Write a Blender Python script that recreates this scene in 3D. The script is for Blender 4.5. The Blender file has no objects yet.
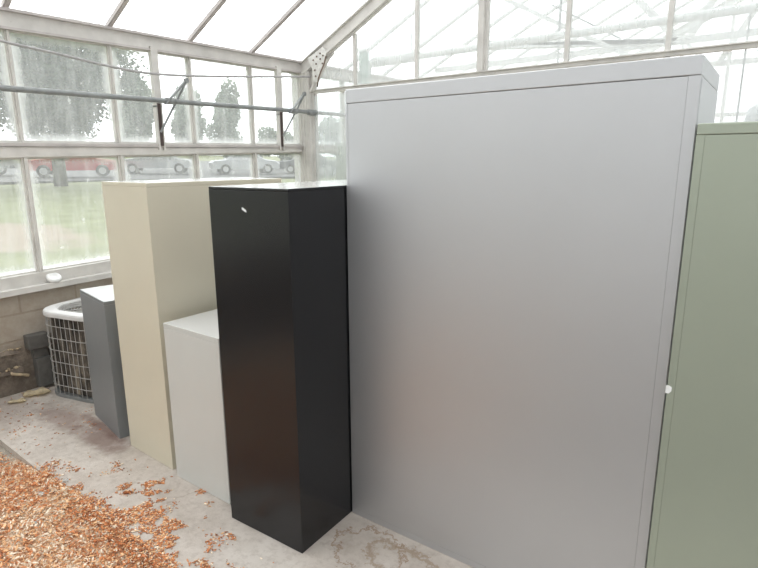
import bpy, bmesh, math, random
import numpy as np
from mathutils import Vector, Matrix
from mathutils import noise as mn
random.seed(7)
C = bpy.context.scene.collection
PI = math.pi

# ------------------------------------------------------------------ materials
def new_mat(name):
    m = bpy.data.materials.new(name); m.use_nodes = True
    nt = m.node_tree; nt.nodes.clear()
    return m, nt, nt.nodes, nt.links

def node(nt, typ, **kw):
    n = nt.nodes.new(typ)
    for k, v in kw.items():
        if k == 'inp':
            for kk, vv in v.items(): n.inputs[kk].default_value = vv
        else: setattr(n, k, v)
    return n

def math_n(nt, op, a, b=None, clamp=False):
    n = nt.nodes.new('ShaderNodeMath'); n.operation = op; n.use_clamp = clamp
    for i, v in enumerate((a, b)):
        if v is None: continue
        if hasattr(v, 'links') or hasattr(v, 'is_linked'): nt.links.new(v, n.inputs[i])
        else: n.inputs[i].default_value = v
    return n.outputs[0]

def ramp(nt, fac, stops):
    r = nt.nodes.new('ShaderNodeValToRGB'); nt.links.new(fac, r.inputs[0])
    el = r.color_ramp.elements
    while len(el) < len(stops): el.new(0.5)
    for e, (p, c) in zip(el, stops):
        e.position = p; e.color = (c[0], c[1], c[2], 1) if not isinstance(c, float) else (c, c, c, 1)
    return r.outputs[0]

def noise(nt, scale, detail=4, rough=.55, vec=None, dim='3D'):
    n = node(nt, 'ShaderNodeTexNoise', inp={'Scale': scale, 'Detail': detail, 'Roughness': rough})
    if vec is not None: nt.links.new(vec, n.inputs['Vector'])
    return n.outputs[0]

def mixc(nt, fac, a, b):
    n = node(nt, 'ShaderNodeMix', data_type='RGBA')
    for s, v in ((0, fac), (6, a), (7, b)):
        if hasattr(v, 'is_linked'): nt.links.new(v, n.inputs[s])
        elif s == 0: n.inputs[0].default_value = v
        else: n.inputs[s].default_value = (v[0], v[1], v[2], 1)
    return n.outputs[2]

def paint(name, col, rough=.45, var=.05, nscale=3.0, metallic=0.0, bump=.02, bscale=300, spec=.5, speck=None):
    """painted / coated surface with slight tonal wear"""
    m, nt, N, L = new_mat(name)
    out = node(nt, 'ShaderNodeOutputMaterial'); b = node(nt, 'ShaderNodeBsdfPrincipled')
    tc = node(nt, 'ShaderNodeTexCoord')
    nz = noise(nt, nscale, 5, .6, tc.outputs['Object'])
    lo = [c*(1-var) for c in col]; hi = [min(1, c*(1+var)) for c in col]
    c = ramp(nt, nz, [(.3, lo), (.7, hi)])
    if speck:
        sp = noise(nt, speck[1], 6, .7, tc.outputs['Object'])
        f = ramp(nt, sp, [(speck[2], 0.0), (speck[2]+.04, 1.0)])
        c = mixc(nt, f, c, speck[0])
    L.new(c, b.inputs['Base Color'])
    b.inputs['Roughness'].default_value = rough
    b.inputs['Metallic'].default_value = metallic
    b.inputs['Specular IOR Level'].default_value = spec
    if bump:
        bn = noise(nt, bscale, 3, .5, tc.outputs['Object'])
        bp = node(nt, 'ShaderNodeBump', inp={'Strength': bump, 'Distance': .002}); L.new(bn, bp.inputs['Height'])
        L.new(bp.outputs[0], b.inputs['Normal'])
    L.new(b.outputs[0], out.inputs[0])
    return m

def glass(name, axes, base, noise_amt, edge=.35, streak=True, tint=(.93, .95, .95), back=.35):
    """dirty pane: mostly clear, with dust film that scatters daylight; thicker dirt along the putty lines"""
    m, nt, N, L = new_mat(name)
    out = node(nt, 'ShaderNodeOutputMaterial')
    tc = node(nt, 'ShaderNodeTexCoord')
    sp = node(nt, 'ShaderNodeSeparateXYZ'); L.new(tc.outputs['Generated'], sp.inputs[0])
    d = None
    for a in axes:
        s = sp.outputs['XYZ'.index(a)]
        e = math_n(nt, 'MINIMUM', s, math_n(nt, 'SUBTRACT', 1.0, s))
        d = e if d is None else math_n(nt, 'MINIMUM', d, e)
    wob = noise(nt, 9, 5, .65, tc.outputs['Object'])
    d = math_n(nt, 'ADD', d, math_n(nt, 'MULTIPLY', math_n(nt, 'SUBTRACT', wob, .5), .12))
    ef = ramp(nt, d, [(.0, 1.0), (.10, 0.0)])
    mp = node(nt, 'ShaderNodeMapping'); L.new(tc.outputs['Object'], mp.inputs[0])
    mp.inputs['Scale'].default_value = (9, 9, 1.2)
    st = noise(nt, 2.2, 6, .7, mp.outputs[0])
    st = ramp(nt, st, [(.42, 0.0), (.72, 1.0)])
    blot = noise(nt, 14, 4, .6, tc.outputs['Object'])
    blot = ramp(nt, blot, [(.66, 0.0), (.72, 1.0)])
    f = math_n(nt, 'ADD', base, math_n(nt, 'MULTIPLY', ef, edge))
    f = math_n(nt, 'ADD', f, math_n(nt, 'MULTIPLY', st, noise_amt))
    f = math_n(nt, 'ADD', f, math_n(nt, 'MULTIPLY', blot, noise_amt*1.1), clamp=True)
    tr = node(nt, 'ShaderNodeBsdfTransparent'); tr.inputs[0].default_value = (*tint, 1)
    tl = node(nt, 'ShaderNodeBsdfTranslucent'); tl.inputs[0].default_value = (.93, .94, .94, 1)
    df = node(nt, 'ShaderNodeBsdfDiffuse'); df.inputs[0].default_value = (.85, .86, .86, 1)
    mx0 = node(nt, 'ShaderNodeMixShader'); mx0.inputs[0].default_value = back
    L.new(tl.outputs[0], mx0.inputs[1]); L.new(df.outputs[0], mx0.inputs[2])
    mx = node(nt, 'ShaderNodeMixShader'); L.new(f, mx.inputs[0])
    L.new(tr.outputs[0], mx.inputs[1]); L.new(mx0.outputs[0], mx.inputs[2])
    gl = node(nt, 'ShaderNodeBsdfGlossy'); gl.inputs['Roughness'].default_value = .05
    mg = node(nt, 'ShaderNodeMixShader'); mg.inputs[0].default_value = .025
    L.new(mx.outputs[0], mg.inputs[1]); L.new(gl.outputs[0], mg.inputs[2])
    L.new(mg.outputs[0], out.inputs[0])
    return m

M = {}
M['white_frame'] = paint('aged_white_aluminium', (.62, .60, .57), .5, .12, 6, speck=((.30, .25, .21), 30, .68))
M['bar'] = paint('grey_glazing_bar', (.50, .465, .45), .5, .15, 6)
M['dark_bar'] = paint('dark_weathered_seal', (.07, .05, .045), .7, .3, 12)
M['far_frame'] = paint('far_bay_frame', (.74, .74, .73), .6, .1, 6)
M['galv'] = paint('galvanised_pipe', (.26, .27, .27), .45, .15, 14, metallic=.4)
M['cable'] = paint('grey_cable', (.38, .37, .37), .6, .1, 20)
M['bracket'] = paint('bracket_plate', (.66, .65, .62), .5, .15, 25, speck=((.2, .15, .12), 60, .66))
M['bolt'] = paint('rusty_bolt', (.16, .11, .08), .6, .2, 40)
M['grey_steel'] = paint('light_grey_powder_coat', (.58, .585, .60), .50, .015, 2, metallic=.84, spec=.5, bump=.03)
M['grey_line'] = paint('panel_joint_shadow_gap', (.22, .22, .23), .6, .02, 2)
M['black_steel'] = paint('black_enamel', (.010, .0103, .012), .24, .03, 5, spec=.45, bump=.06, bscale=160, speck=((.10, .10, .10), 70, .76))
M['cream_steel'] = paint('cream_enamel', (.63, .585, .47), .42, .02, 3, spec=.4)
M['cream_side'] = M['cream_steel']
M['white_steel'] = paint('off_white_enamel', (.585, .59, .565), .42, .02, 3, spec=.4)
M['mid_steel'] = paint('mid_grey_enamel', (.20, .21, .215), .38, .04, 4, spec=.5)
def skylit(name, col, whitish, rough=.12):  # cabinet tops: bright skylight put into a paler colour and speckle
    m = paint(name, col, rough, .05, 4, bump=0, speck=(whitish, 60, .30))
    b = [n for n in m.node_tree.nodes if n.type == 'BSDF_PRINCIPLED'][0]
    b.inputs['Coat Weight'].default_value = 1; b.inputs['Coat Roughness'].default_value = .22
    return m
M['black_top'] = skylit('skylit_black_enamel', (.45, .45, .45), (.58, .58, .57))
M['mid_top'] = skylit('skylit_grey_enamel', (.60, .61, .61), (.74, .74, .73))
M['cream_top'] = skylit('skylit_cream_enamel', (.76, .75, .71), (.82, .81, .79))
M['white_top'] = skylit('skylit_white_enamel', (.66, .66, .65), (.72, .72, .71))
M['green_steel'] = paint('sage_green_enamel', (.38, .415, .34), .42, .03, 2, metallic=.4, spec=.5)
M['paper'] = paint('white_paper', (.85, .85, .84), .8, .02, 30)
M['leaf_dry'] = paint('dry_leaf', (.86, .74, .54), .8, .2, 40)
M['ac_white'] = paint('condenser_cover_paint', (.66, .65, .64), .5, .08, 10, speck=((.30, .26, .22), 40, .66))
M['ac_wire'] = paint('condenser_wire_guard', (.42, .41, .39), .5, .15, 20)
M['ac_dark'] = paint('condenser_dark', (.03, .028, .025), .7, .3, 12)
M['box_dark'] = paint('dark_grey_box', (.13, .125, .115), .7, .25, 12)
M['plastic_white'] = paint('white_plastic', (.80, .80, .79), .45, .02, 12)
M['pale_board'] = paint('pale_board', (.66, .68, .62), .6, .05, 6)
M['pale_green'] = paint('pale_green_paint', (.30, .40, .35), .5, .1, 10)
M['tank_grey'] = paint('grey_tank', (.40, .41, .42), .5, .08, 10)
M['bark'] = paint('bark', (.13, .12, .10), .9, .3, 8)
M['car_red'] = paint('red_car_paint', (.50, .05, .06), .25, .02, 3)
M['car_dark'] = paint('charcoal_car_paint', (.05, .055, .07), .25, .02, 3)
M['car_silver'] = paint('silver_car_paint', (.42, .43, .45), .25, .02, 3, metallic=.3)
M['car_glass'] = paint('car_window_glass', (.10, .12, .14), .08, .02, 3)
M['tyre'] = paint('tyre_rubber', (.03, .03, .03), .8, .1, 30)
M['hub'] = paint('wheel_hub', (.5, .5, .5), .4, .1, 30)
M['asphalt'] = paint('asphalt', (.10, .10, .10), .9, .1, 3)
M['sheet'] = glass('roof_glass', 'XY', .36, .12, edge=.1, back=.18)
M['window_glass'] = glass('window_glass', 'YZ', .115, .13, edge=.26)
M['window_glass_upper'] = glass('vent_glass', 'YZ', .145, .12, edge=.32)
M['gable_glass'] = glass('partition_glass', 'XZ', .26, .05, edge=.08)

def leaf_mat(name, a, b):
    m, nt, N, L = new_mat(name)
    out = node(nt, 'ShaderNodeOutputMaterial'); df = node(nt, 'ShaderNodeBsdfDiffuse'); tl = node(nt, 'ShaderNodeBsdfTranslucent')
    tc = node(nt, 'ShaderNodeTexCoord'); c = ramp(nt, noise(nt, 1.2, 3, .6, tc.outputs['Object']), [(.35, a), (.65, b)])
    L.new(c, df.inputs[0]); L.new(c, tl.inputs[0])
    mx = node(nt, 'ShaderNodeMixShader'); mx.inputs[0].default_value = .3
    L.new(df.outputs[0], mx.inputs[1]); L.new(tl.outputs[0], mx.inputs[2]); L.new(mx.outputs[0], out.inputs[0])
    return m
M['foliage'] = leaf_mat('foliage_dark', (.06, .085, .07), (.11, .145, .115))
M['foliage_b'] = leaf_mat('foliage_light', (.19, .245, .19), (.28, .34, .27))

def coil_mat():
    m, nt, N, L = new_mat('condenser_coil_fins')
    out = node(nt, 'ShaderNodeOutputMaterial'); b = node(nt, 'ShaderNodeBsdfPrincipled', inp={'Roughness': .8})
    tc = node(nt, 'ShaderNodeTexCoord')
    mp = node(nt, 'ShaderNodeMapping'); mp.inputs['Scale'].default_value = (7, 7, 2.0); L.new(tc.outputs['Object'], mp.inputs[0])
    c = ramp(nt, noise(nt, 2.0, 5, .7, mp.outputs[0]), [(.40, (.03, .026, .022)), (.53, (.12, .10, .08)), (.66, (.34, .29, .22))])
    L.new(c, b.inputs['Base Color'])
    w = node(nt, 'ShaderNodeTexWave', inp={'Scale': 60.0, 'Distortion': .5}); w.bands_direction = 'Z'; L.new(tc.outputs['Object'], w.inputs[0])
    bp = node(nt, 'ShaderNodeBump', inp={'Strength': .6, 'Distance': .004}); L.new(w.outputs[1], bp.inputs['Height']); L.new(bp.outputs[0], b.inputs['Normal'])
    L.new(b.outputs[0], out.inputs[0]); return m
M['coil'] = coil_mat()

def dist_mask(nt, pos, cx, cy, sx, sy, r0, r1, wob=None):
    mp = node(nt, 'ShaderNodeMapping'); nt.links.new(pos, mp.inputs[0])
    mp.inputs['Location'].default_value = (-cx/sx, -cy/sy, 0); mp.inputs['Scale'].default_value = (1/sx, 1/sy, 0)
    ln = node(nt, 'ShaderNodeVectorMath', operation='LENGTH'); nt.links.new(mp.outputs[0], ln.inputs[0])
    v = ln.outputs['Value']
    if wob is not None: v = math_n(nt, 'ADD', v, wob)
    return v

def floor_mat():
    m, nt, N, L = new_mat('stained_concrete')
    out = node(nt, 'ShaderNodeOutputMaterial'); b = node(nt, 'ShaderNodeBsdfPrincipled', inp={'Roughness': .75})
    tc = node(nt, 'ShaderNodeTexCoord'); P = tc.outputs['Object']
    base = ramp(nt, noise(nt, 2.5, 8, .65, P), [(.30, (.39, .335, .29)), (.50, (.525, .47, .42)), (.68, (.61, .56, .51))])
    fine = noise(nt, 22, 8, .75, P)
    base = mixc(nt, ramp(nt, fine, [(.48, 0.0), (.70, .7)]), base, (.34, .285, .245))
    n1 = noise(nt, 6, 6, .7, P)
    w1 = math_n(nt, 'MULTIPLY', math_n(nt, 'SUBTRACT', n1, .5), 1.6)
    # reddish rust puddle around the small locker and condenser
    for (cx, cy, sx, sy, s) in ((-3.35, 1.42, .34, .13, .7), (-3.45, 1.50, .38, .06, .8), (-3.85, 1.40, .40, .16, .55), (-4.25, 1.2, .45, .25, .25)):
        v = dist_mask(nt, P, cx, cy, sx, sy, 0, 1, w1)
        base = mixc(nt, ramp(nt, v, [(.35, s), (.95, 0.0)]), base, (.17, .095, .075))
    # ring-shaped crusty stain in front of the tall grey cabinet
    n2 = noise(nt, 13, 8, .75, P)
    w2 = math_n(nt, 'MULTIPLY', math_n(nt, 'SUBTRACT', n2, .5), 1.9)
    v = dist_mask(nt, P, -1.36, 1.66, .17, .14, 0, 1, w2)
    ring = ramp(nt, v, [(.86, 0.0), (.98, .9), (1.01, .9), (1.14, 0.0)])
    base = mixc(nt, ring, base, (.24, .14, .07))
    v = dist_mask(nt, P, -1.20, 1.68, .20, .10, 0, 1, w2)
    base = mixc(nt, ramp(nt, v, [(.62, 0.0), (.8, .6), (.9, .6), (1.0, 0.0)]), base, (.25, .165, .09))
    # hairline stains
    vo = node(nt, 'ShaderNodeTexVoronoi', feature='DISTANCE_TO_EDGE', inp={'Scale': 2.2}); 
    pv = node(nt, 'ShaderNodeVectorMath', operation='ADD'); 
    nc = node(nt, 'ShaderNodeTexNoise', inp={'Scale': 7.0, 'Detail': 6.0}); L.new(P, nc.inputs[0])
    sc = node(nt, 'ShaderNodeVectorMath', operation='SCALE', inp={'Scale': .35}); L.new(nc.outputs[1], sc.inputs[0])
    L.new(P, pv.inputs[0]); L.new(sc.outputs[0], pv.inputs[1]); L.new(pv.outputs[0], vo.inputs[0])
    crack = ramp(nt, vo.outputs['Distance'], [(.0, .45), (.02, 0.0)])
    crack = math_n(nt, 'MULTIPLY', crack, ramp(nt, noise(nt, 1.8, 2, .5, P), [(.48, 0.0), (.62, 1.0)]))
    base = mixc(nt, crack, base, (.20, .15, .11))
    L.new(base, b.inputs['Base Color'])
    bp = node(nt, 'ShaderNodeBump', inp={'Strength': .25, 'Distance': .01}); L.new(fine, bp.inputs['Height']); L.new(bp.outputs[0], b.inputs['Normal'])
    L.new(b.outputs[0], out.inputs[0]); return m
M['floor'] = floor_mat()

def bed_mat():
    m, nt, N, L = new_mat('mulch_bed')
    out = node(nt, 'ShaderNodeOutputMaterial'); b = node(nt, 'ShaderNodeBsdfPrincipled', inp={'Roughness': .9})
    tc = node(nt, 'ShaderNodeTexCoord'); P = tc.outputs['Object']
    c = ramp(nt, noise(nt, 28, 8, .7, P), [(.32, (.30, .15, .08)), (.46, (.60, .34, .19)), (.54, (.76, .57, .40)), (.68, (.86, .76, .62))])
    soil = ramp(nt, noise(nt, 12, 6, .7, P), [(.35, (.26, .22, .18)), (.65, (.50, .45, .38))])
    sp = node(nt, 'ShaderNodeSeparateXYZ'); L.new(P, sp.inputs[0])
    f = math_n(nt, 'ADD', math_n(nt, 'MULTIPLY', sp.outputs[0], -1.0), math_n(nt, 'MULTIPLY', noise(nt, 5, 4, .6, P), .6))
    f = math_n(nt, 'SUBTRACT', f, 3.7, clamp=True)
    c = mixc(nt, ramp(nt, f, [(.0, 0.0), (.25, 1.0)]), c, soil)
    dim_soil = ramp(nt, noise(nt, 9, 6, .7, P), [(.35, (.10, .082, .068)), (.65, (.19, .16, .135))])  # unseen ground, made dark to dim its reflection in the tall grey cabinet
    f2 = math_n(nt, 'MAXIMUM', math_n(nt, 'ADD', sp.outputs[0], 1.6), math_n(nt, 'SUBTRACT', -.9, sp.outputs[1]))
    f2 = math_n(nt, 'ADD', f2, math_n(nt, 'MULTIPLY', noise(nt, 3, 4, .6, P), .8), clamp=True)
    c = mixc(nt, f2, c, dim_soil)
    L.new(c, b.inputs['Base Color'])
    bp = node(nt, 'ShaderNodeBump', inp={'Strength': .8, 'Distance': .02}); L.new(noise(nt, 40, 6, .7, P), bp.inputs['Height']); L.new(bp.outputs[0], b.inputs['Normal'])
    L.new(b.outputs[0], out.inputs[0]); return m
M['bed'] = bed_mat()

def chip_mat(name, a, b_):
    m, nt, N, L = new_mat(name)
    out = node(nt, 'ShaderNodeOutputMaterial'); b = node(nt, 'ShaderNodeBsdfPrincipled', inp={'Roughness': .7})
    tc = node(nt, 'ShaderNodeTexCoord')
    c = ramp(nt, noise(nt, 35, 3, .6, tc.outputs['Object']), [(.35, a), (.65, b_)])
    L.new(c, b.inputs['Base Color']); L.new(b.outputs[0], out.inputs[0]); return m
M['chip_a'] = chip_mat('orange_chip', (.50, .155, .05), (.72, .31, .12))
M['chip_b'] = chip_mat('brown_chip', (.25, .085, .035), (.42, .17, .07))
M['chip_c'] = chip_mat('straw_chip', (.74, .58, .42), (.90, .80, .66))
M['chip_d'] = chip_mat('light_orange_chip', (.70, .37, .17), (.86, .58, .34))

def block_mat():
    m, nt, N, L = new_mat('painted_block_wall')
    out = node(nt, 'ShaderNodeOutputMaterial'); b = node(nt, 'ShaderNodeBsdfPrincipled', inp={'Roughness': .85})
    tc = node(nt, 'ShaderNodeTexCoord'); P = tc.outputs['Object']
    sp = node(nt, 'ShaderNodeSeparateXYZ'); L.new(P, sp.inputs[0])
    cb = node(nt, 'ShaderNodeCombineXYZ'); L.new(sp.outputs[1], cb.inputs[0]); L.new(sp.outputs[2], cb.inputs[1])
    br = node(nt, 'ShaderNodeTexBrick', inp={'Scale': 1.0, 'Mortar Size': .008, 'Brick Width': .40, 'Row Height': .20, 'Mortar Smooth': .3,
        'Color1': (.44, .39, .33, 1), 'Color2': (.50, .45, .385, 1), 'Mortar': (.37, .32, .26, 1)})
    mpb = node(nt, 'ShaderNodeMapping'); mpb.inputs['Location'].default_value = (.12, .0, 0); L.new(cb.outputs[0], mpb.inputs[0]); L.new(mpb.outputs[0], br.inputs[0])
    n1 = noise(nt, 5, 8, .7, P)
    c = mixc(nt, ramp(nt, n1, [(.42, 0.0), (.68, .6)]), br.outputs[0], (.30, .235, .17))
    # grime on the two lowest courses, wandering upper border
    g = math_n(nt, 'ADD', sp.outputs[2], math_n(nt, 'MULTIPLY', math_n(nt, 'SUBTRACT', noise(nt, 4, 6, .7, P), .5), .35))
    gf = ramp(nt, g, [(.26, .88), (.40, 0.0)])
    c = mixc(nt, gf, c, ramp(nt, noise(nt, 16, 6, .7, P), [(.4, (.10, .078, .062)), (.68, (.24, .195, .155))]))
    L.new(c, b.inputs['Base Color'])
    h = math_n(nt, 'ADD', math_n(nt, 'MULTIPLY', noise(nt, 40, 6, .7, P), .4), math_n(nt, 'MULTIPLY', br.outputs[1], -.6))
    bp = node(nt, 'ShaderNodeBump', inp={'Strength': .5, 'Distance': .01}); L.new(h, bp.inputs['Height']); L.new(bp.outputs[0], b.inputs['Normal'])
    L.new(b.outputs[0], out.inputs[0]); return m
M['block'] = block_mat()
M['rubble'] = paint('broken_block_rubble', (.42, .33, .22), .9, .4, 30)

def lawn_mat():
    m, nt, N, L = new_mat('lawn')
    out = node(nt, 'ShaderNodeOutputMaterial'); b = node(nt, 'ShaderNodeBsdfPrincipled', inp={'Roughness': .95})
    tc = node(nt, 'ShaderNodeTexCoord'); P = tc.outputs['Object']
    c = ramp(nt, noise(nt, 1.2, 8, .75, P), [(.35, (.135, .155, .06)), (.6, (.21, .225, .105))])
    n = math_n(nt, 'MULTIPLY', math_n(nt, 'SUBTRACT', noise(nt, 1.0, 6, .7, P), .5), 1.4)
    v = dist_mask(nt, P, -14.2, 4.3, 3.4, 1.6, 0, 1, n)
    c = mixc(nt, ramp(nt, v, [(.7, .85), (1.05, 0.0)]), c, (.30, .235, .185))
    L.new(c, b.inputs['Base Color']); L.new(b.outputs[0], out.inputs[0]); return m
M['lawn'] = lawn_mat()

# ------------------------------------------------------------------ mesh helpers
def link(name, bm, mat, parent=None, smooth=False, bevel=0, mats=None):
    if bevel:
        bmesh.ops.remove_doubles(bm, verts=bm.verts, dist=1e-6)
        ed = [e for e in bm.edges if len(e.link_faces) == 2 and e.calc_face_angle(0) > .6]
        bmesh.ops.bevel(bm, geom=ed, offset=bevel, segments=2, affect='EDGES', profile=.5)
    me = bpy.data.meshes.new(name); bm.to_mesh(me); bm.free()
    for mm in (mats or [mat]): me.materials.append(mm)
    if smooth:
        for p in me.polygons: p.use_smooth = True
    o = bpy.data.objects.new(name, me); C.objects.link(o)
    if parent is not None: o.parent = parent
    return o

def box(bm, x0, x1, y0, y1, z0, z1):
    v = [bm.verts.new(p) for p in ((x0,y0,z0),(x1,y0,z0),(x1,y1,z0),(x0,y1,z0),(x0,y0,z1),(x1,y0,z1),(x1,y1,z1),(x0,y1,z1))]
    for f in ((3,2,1,0),(4,5,6,7),(0,1,5,4),(1,2,6,5),(2,3,7,6),(3,0,4,7)): bm.faces.new([v[i] for i in f])
    return v

def B(*a):
    bm = bmesh.new(); box(bm, *a); return bm

def beam(bm, p, q, w, h, up=(0,0,1)):
    """bar from p to q, w wide sideways and h tall"""
    p, q = Vector(p), Vector(q); d = (q-p).normalized(); up = Vector(up)
    s = d.cross(up).normalized(); u = s.cross(d).normalized()
    vs = []
    for c in (p, q):
        for a, b in ((-1,-1),(1,-1),(1,1),(-1,1)): vs.append(bm.verts.new(c + s*(a*w/2) + u*(b*h/2)))
    for f in ((3,2,1,0),(4,5,6,7),(0,1,5,4),(1,2,6,5),(2,3,7,6),(3,0,4,7)): bm.faces.new([vs[i] for i in f])

def tube(bm, pts, r, n=10, cap=True):
    pts = [Vector(p) for p in pts]; rings = []; prev = None
    for i, p in enumerate(pts):
        d = ((pts[min(i+1, len(pts)-1)]-pts[max(i-1, 0)])).normalized()
        if prev is None:
            a = Vector((0,0,1)) if abs(d.z) < .9 else Vector((1,0,0)); s = d.cross(a).normalized()
        else:
            s = (prev - d*prev.dot(d)).normalized()
        prev = s; u = d.cross(s)
        rr = r[i] if isinstance(r, (list, tuple)) else r
        rings.append([bm.verts.new(p + s*rr*math.cos(2*PI*k/n) + u*rr*math.sin(2*PI*k/n)) for k in range(n)])
    for a, b in zip(rings, rings[1:]):
        for k in range(n): bm.faces.new((a[k], a[(k+1)%n], b[(k+1)%n], b[k]))
    if cap: bm.faces.new(list(reversed(rings[0]))); bm.faces.new(rings[-1])

def lathe(bm, prof, c, n=24, sx=1, sy=1):
    rings = [[bm.verts.new((c[0]+r*sx*math.cos(2*PI*k/n), c[1]+r*sy*math.sin(2*PI*k/n), c[2]+z)) for k in range(n)] for r, z in prof]
    for a, b in zip(rings, rings[1:]):
        for k in range(n): bm.faces.new((a[k], a[(k+1)%n], b[(k+1)%n], b[k]))
    bm.faces.new(list(reversed(rings[0]))); bm.faces.new(rings[-1])

def prism(bm, poly, axis, a, b):
    """extrude a 2-D outline along an axis between a and b"""
    def P(u, v, t): return {'y': (u, t, v), 'x': (t, u, v), 'z': (u, v, t)}[axis]
    A = [bm.verts.new(P(u, v, a)) for u, v in poly]; Bv = [bm.verts.new(P(u, v, b)) for u, v in poly]
    n = len(poly); bm.faces.new(A); bm.faces.new(list(reversed(Bv)))
    for k in range(n): bm.faces.new((A[k], Bv[k], Bv[(k+1)%n], A[(k+1)%n]))
    bmesh.ops.recalc_face_normals(bm, faces=bm.faces)

def struct(name, bm, m, parent=None, **k):
    o = link(name, bm, m, parent, **k)
    if parent is None: o['kind'] = 'structure'
    return o

def thing(name, label, cat, loc=(0,0,0), rotz=0, group=None):
    o = bpy.data.objects.new(name, None); C.objects.link(o); o.empty_display_size = .1
    o.location = loc; o.rotation_euler = (0, 0, rotz); o['label'] = label; o['category'] = cat
    if group: o['group'] = group
    return o

def tag(o, label, cat, group=None):
    o['label'] = label; o['category'] = cat
    if group: o['group'] = group
    return o

_tn = [0]
def trim(bm, m, **k):
    _tn[0] += 1
    return struct('trim_%d' % _tn[0], bm, m, **k)

# ------------------------------------------------------------------ greenhouse shell
WX = -4.53                 # inner face of the long glazed wall
GY = 4.50                  # glazed partition behind the cabinets
EAVE = 2.72; SL = math.tan(math.radians(26)); RX = .55; RZ = EAVE + (RX-WX)*SL; OX = 2*RX-WX
Y0, Y1 = -4.1, 11.05
def roofz(x): return EAVE + (min(x, 2*RX-x)-WX)*SL
ms = [1.65 + .7*k for k in range(-8, 14)]               # glazing-bar spacing along the wall
ms = [1.65-.708*k for k in range(8, 0, -1)] + [1.65, 2.365, 3.08, 3.765, 4.44] + [4.44+.70*k for k in range(1, 10)]
zrb = lambda y: 1.725 + .0235*(y-1.5)                   # the old frame is not quite level
zrt = lambda y: 1.834 + .0115*(y-1.5)
zbb = lambda y: 2.588 + .0100*(y-1.6)
zbt = lambda y: 2.715 + .0050*(y-1.6)
zs  = lambda y: .800 + .022*(y-1.5)

def ybar(x0, x1, y0, y1, za, zb):
    """bar running along y whose lower and upper edges follow za(y) and zb(y)"""
    bm = bmesh.new(); v = []
    for y in (y0, y1):
        for x, z in ((x0, za(y)), (x1, za(y)), (x1, zb(y)), (x0, zb(y))): v.append(bm.verts.new((x, y, z)))
    for f in ((0,1,2,3),(7,6,5,4),(0,4,5,1),(1,5,6,2),(2,6,7,3),(3,7,4,0)): bm.faces.new([v[i] for i in f])
    bmesh.ops.recalc_face_normals(bm, faces=bm.faces)
    return bm

# ground and floor
struct('floor', B(WX-.02, OX, 1.03, GY+6.5, -.10, 0), M['floor'])
def bed_h(x, y):
    return -.030 + .018*math.sin(3.1*x+1.3*y) * math.sin(2.3*y-.7*x) + .012*math.sin(9*x+2)*math.cos(8*y) + .03*math.exp(-((y-.75)/.25)**2)*(.5+.5*math.sin(2.2*x+1.0)) * (1 if x > -3.7 else .2) + (.036*math.exp(-((y-1.04)/.09)**2) if x > -3.15 else 0)
bm = bmesh.new(); nx, ny = 150, 90; grid = []
for i in range(nx+1):
    row = []
    for j in range(ny+1):
        x = WX + i*(OX-WX)/nx; y = Y0 + (1.03-Y0)*(j/ny)**.6
        row.append(bm.verts.new((x, y, bed_h(x, y))))
    grid.append(row)
for i in range(nx):
    for j in range(ny): bm.faces.new((grid[i][j], grid[i+1][j], grid[i+1][j+1], grid[i][j+1]))
o = struct('floor_bed', bm, M['bed'], smooth=True)

# block wall under the windows with broken courses
struct('wall_left', B(WX-.20, WX, Y0, Y1, -.10, .76), M['block'])
# ledge and sill
trim(ybar(WX-.20, WX+.075, Y0, Y1, lambda y: zs(y)-.045, lambda y: zs(y)), M['white_frame'], bevel=.004)
trim(ybar(WX-.20, WX+.02, Y0, Y1, lambda y: zs(y)-.001, lambda y: zs(y)+.085), M['white_frame'], bevel=.003)
# mid rail in three steps
trim(ybar(WX-.06, WX+.02, Y0, Y1, zrb, lambda y: zrt(y)-.03), M['white_frame'], bevel=.003)
trim(ybar(WX-.06, WX+.035, Y0, Y1, lambda y: zrt(y)-.03, lambda y: zrt(y)-.008), M['bar'])
trim(ybar(WX-.06, WX+.01, Y0, Y1, lambda y: zrt(y)-.009, zrt), M['white_frame'])
# eave beam: channel with lips
trim(ybar(WX-.10, WX+.015, Y0, Y1, zbb, zbt), M['white_frame'], bevel=.003)
trim(ybar(WX+.012, WX+.05, Y0, Y1, lambda y: zbt(y)-.014, lambda y: zbt(y)+.004), M['bar'])
trim(ybar(WX+.012, WX+.035, Y0, Y1, lambda y: zbb(y)-.004, lambda y: zbb(y)+.012), M['bar'])

# windows: one lower and one upper light between every pair of bars
_wn = [0]
def window(y0, y1, za, zb, gm):
    _wn[0] += 1
    e = bpy.data.objects.new('window_%d' % _wn[0], None); C.objects.link(e); e['kind'] = 'structure'; e.location = (WX, (y0+y1)/2, (za(y0)+zb(y0))/2)
    ym = e.location.y; zm = e.location.z
    bm = bmesh.new(); v = []
    for x in (-.028, -.024):
        for y, z in ((y0, za(y0)), (y1, za(y1)), (y1, zb(y1)), (y0, zb(y0))): v.append(bm.verts.new((x, y-ym, z-zm)))
    for f in ((0,1,2,3),(7,6,5,4),(0,4,5,1),(1,5,6,2),(2,6,7,3),(3,7,4,0)): bm.faces.new([v[i] for i in f])
    bmesh.ops.recalc_face_normals(bm, faces=bm.faces)
    link('pane', bm, gm, e)
    bm = bmesh.new(); t = .012
    for (ya, yb, a, b) in ((y0, y1, 0, t), (y0, y1, -t, 0)):
        f0 = za if b == t else zb
        beam(bm, (-.018, ya-ym, f0(ya)-zm+(a+b)/2), (-.018, yb-ym, f0(yb)-zm+(a+b)/2), .012, t)
    link('frame', bm, M['white_frame'], e)
posts = [2.72, 4.10]
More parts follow.
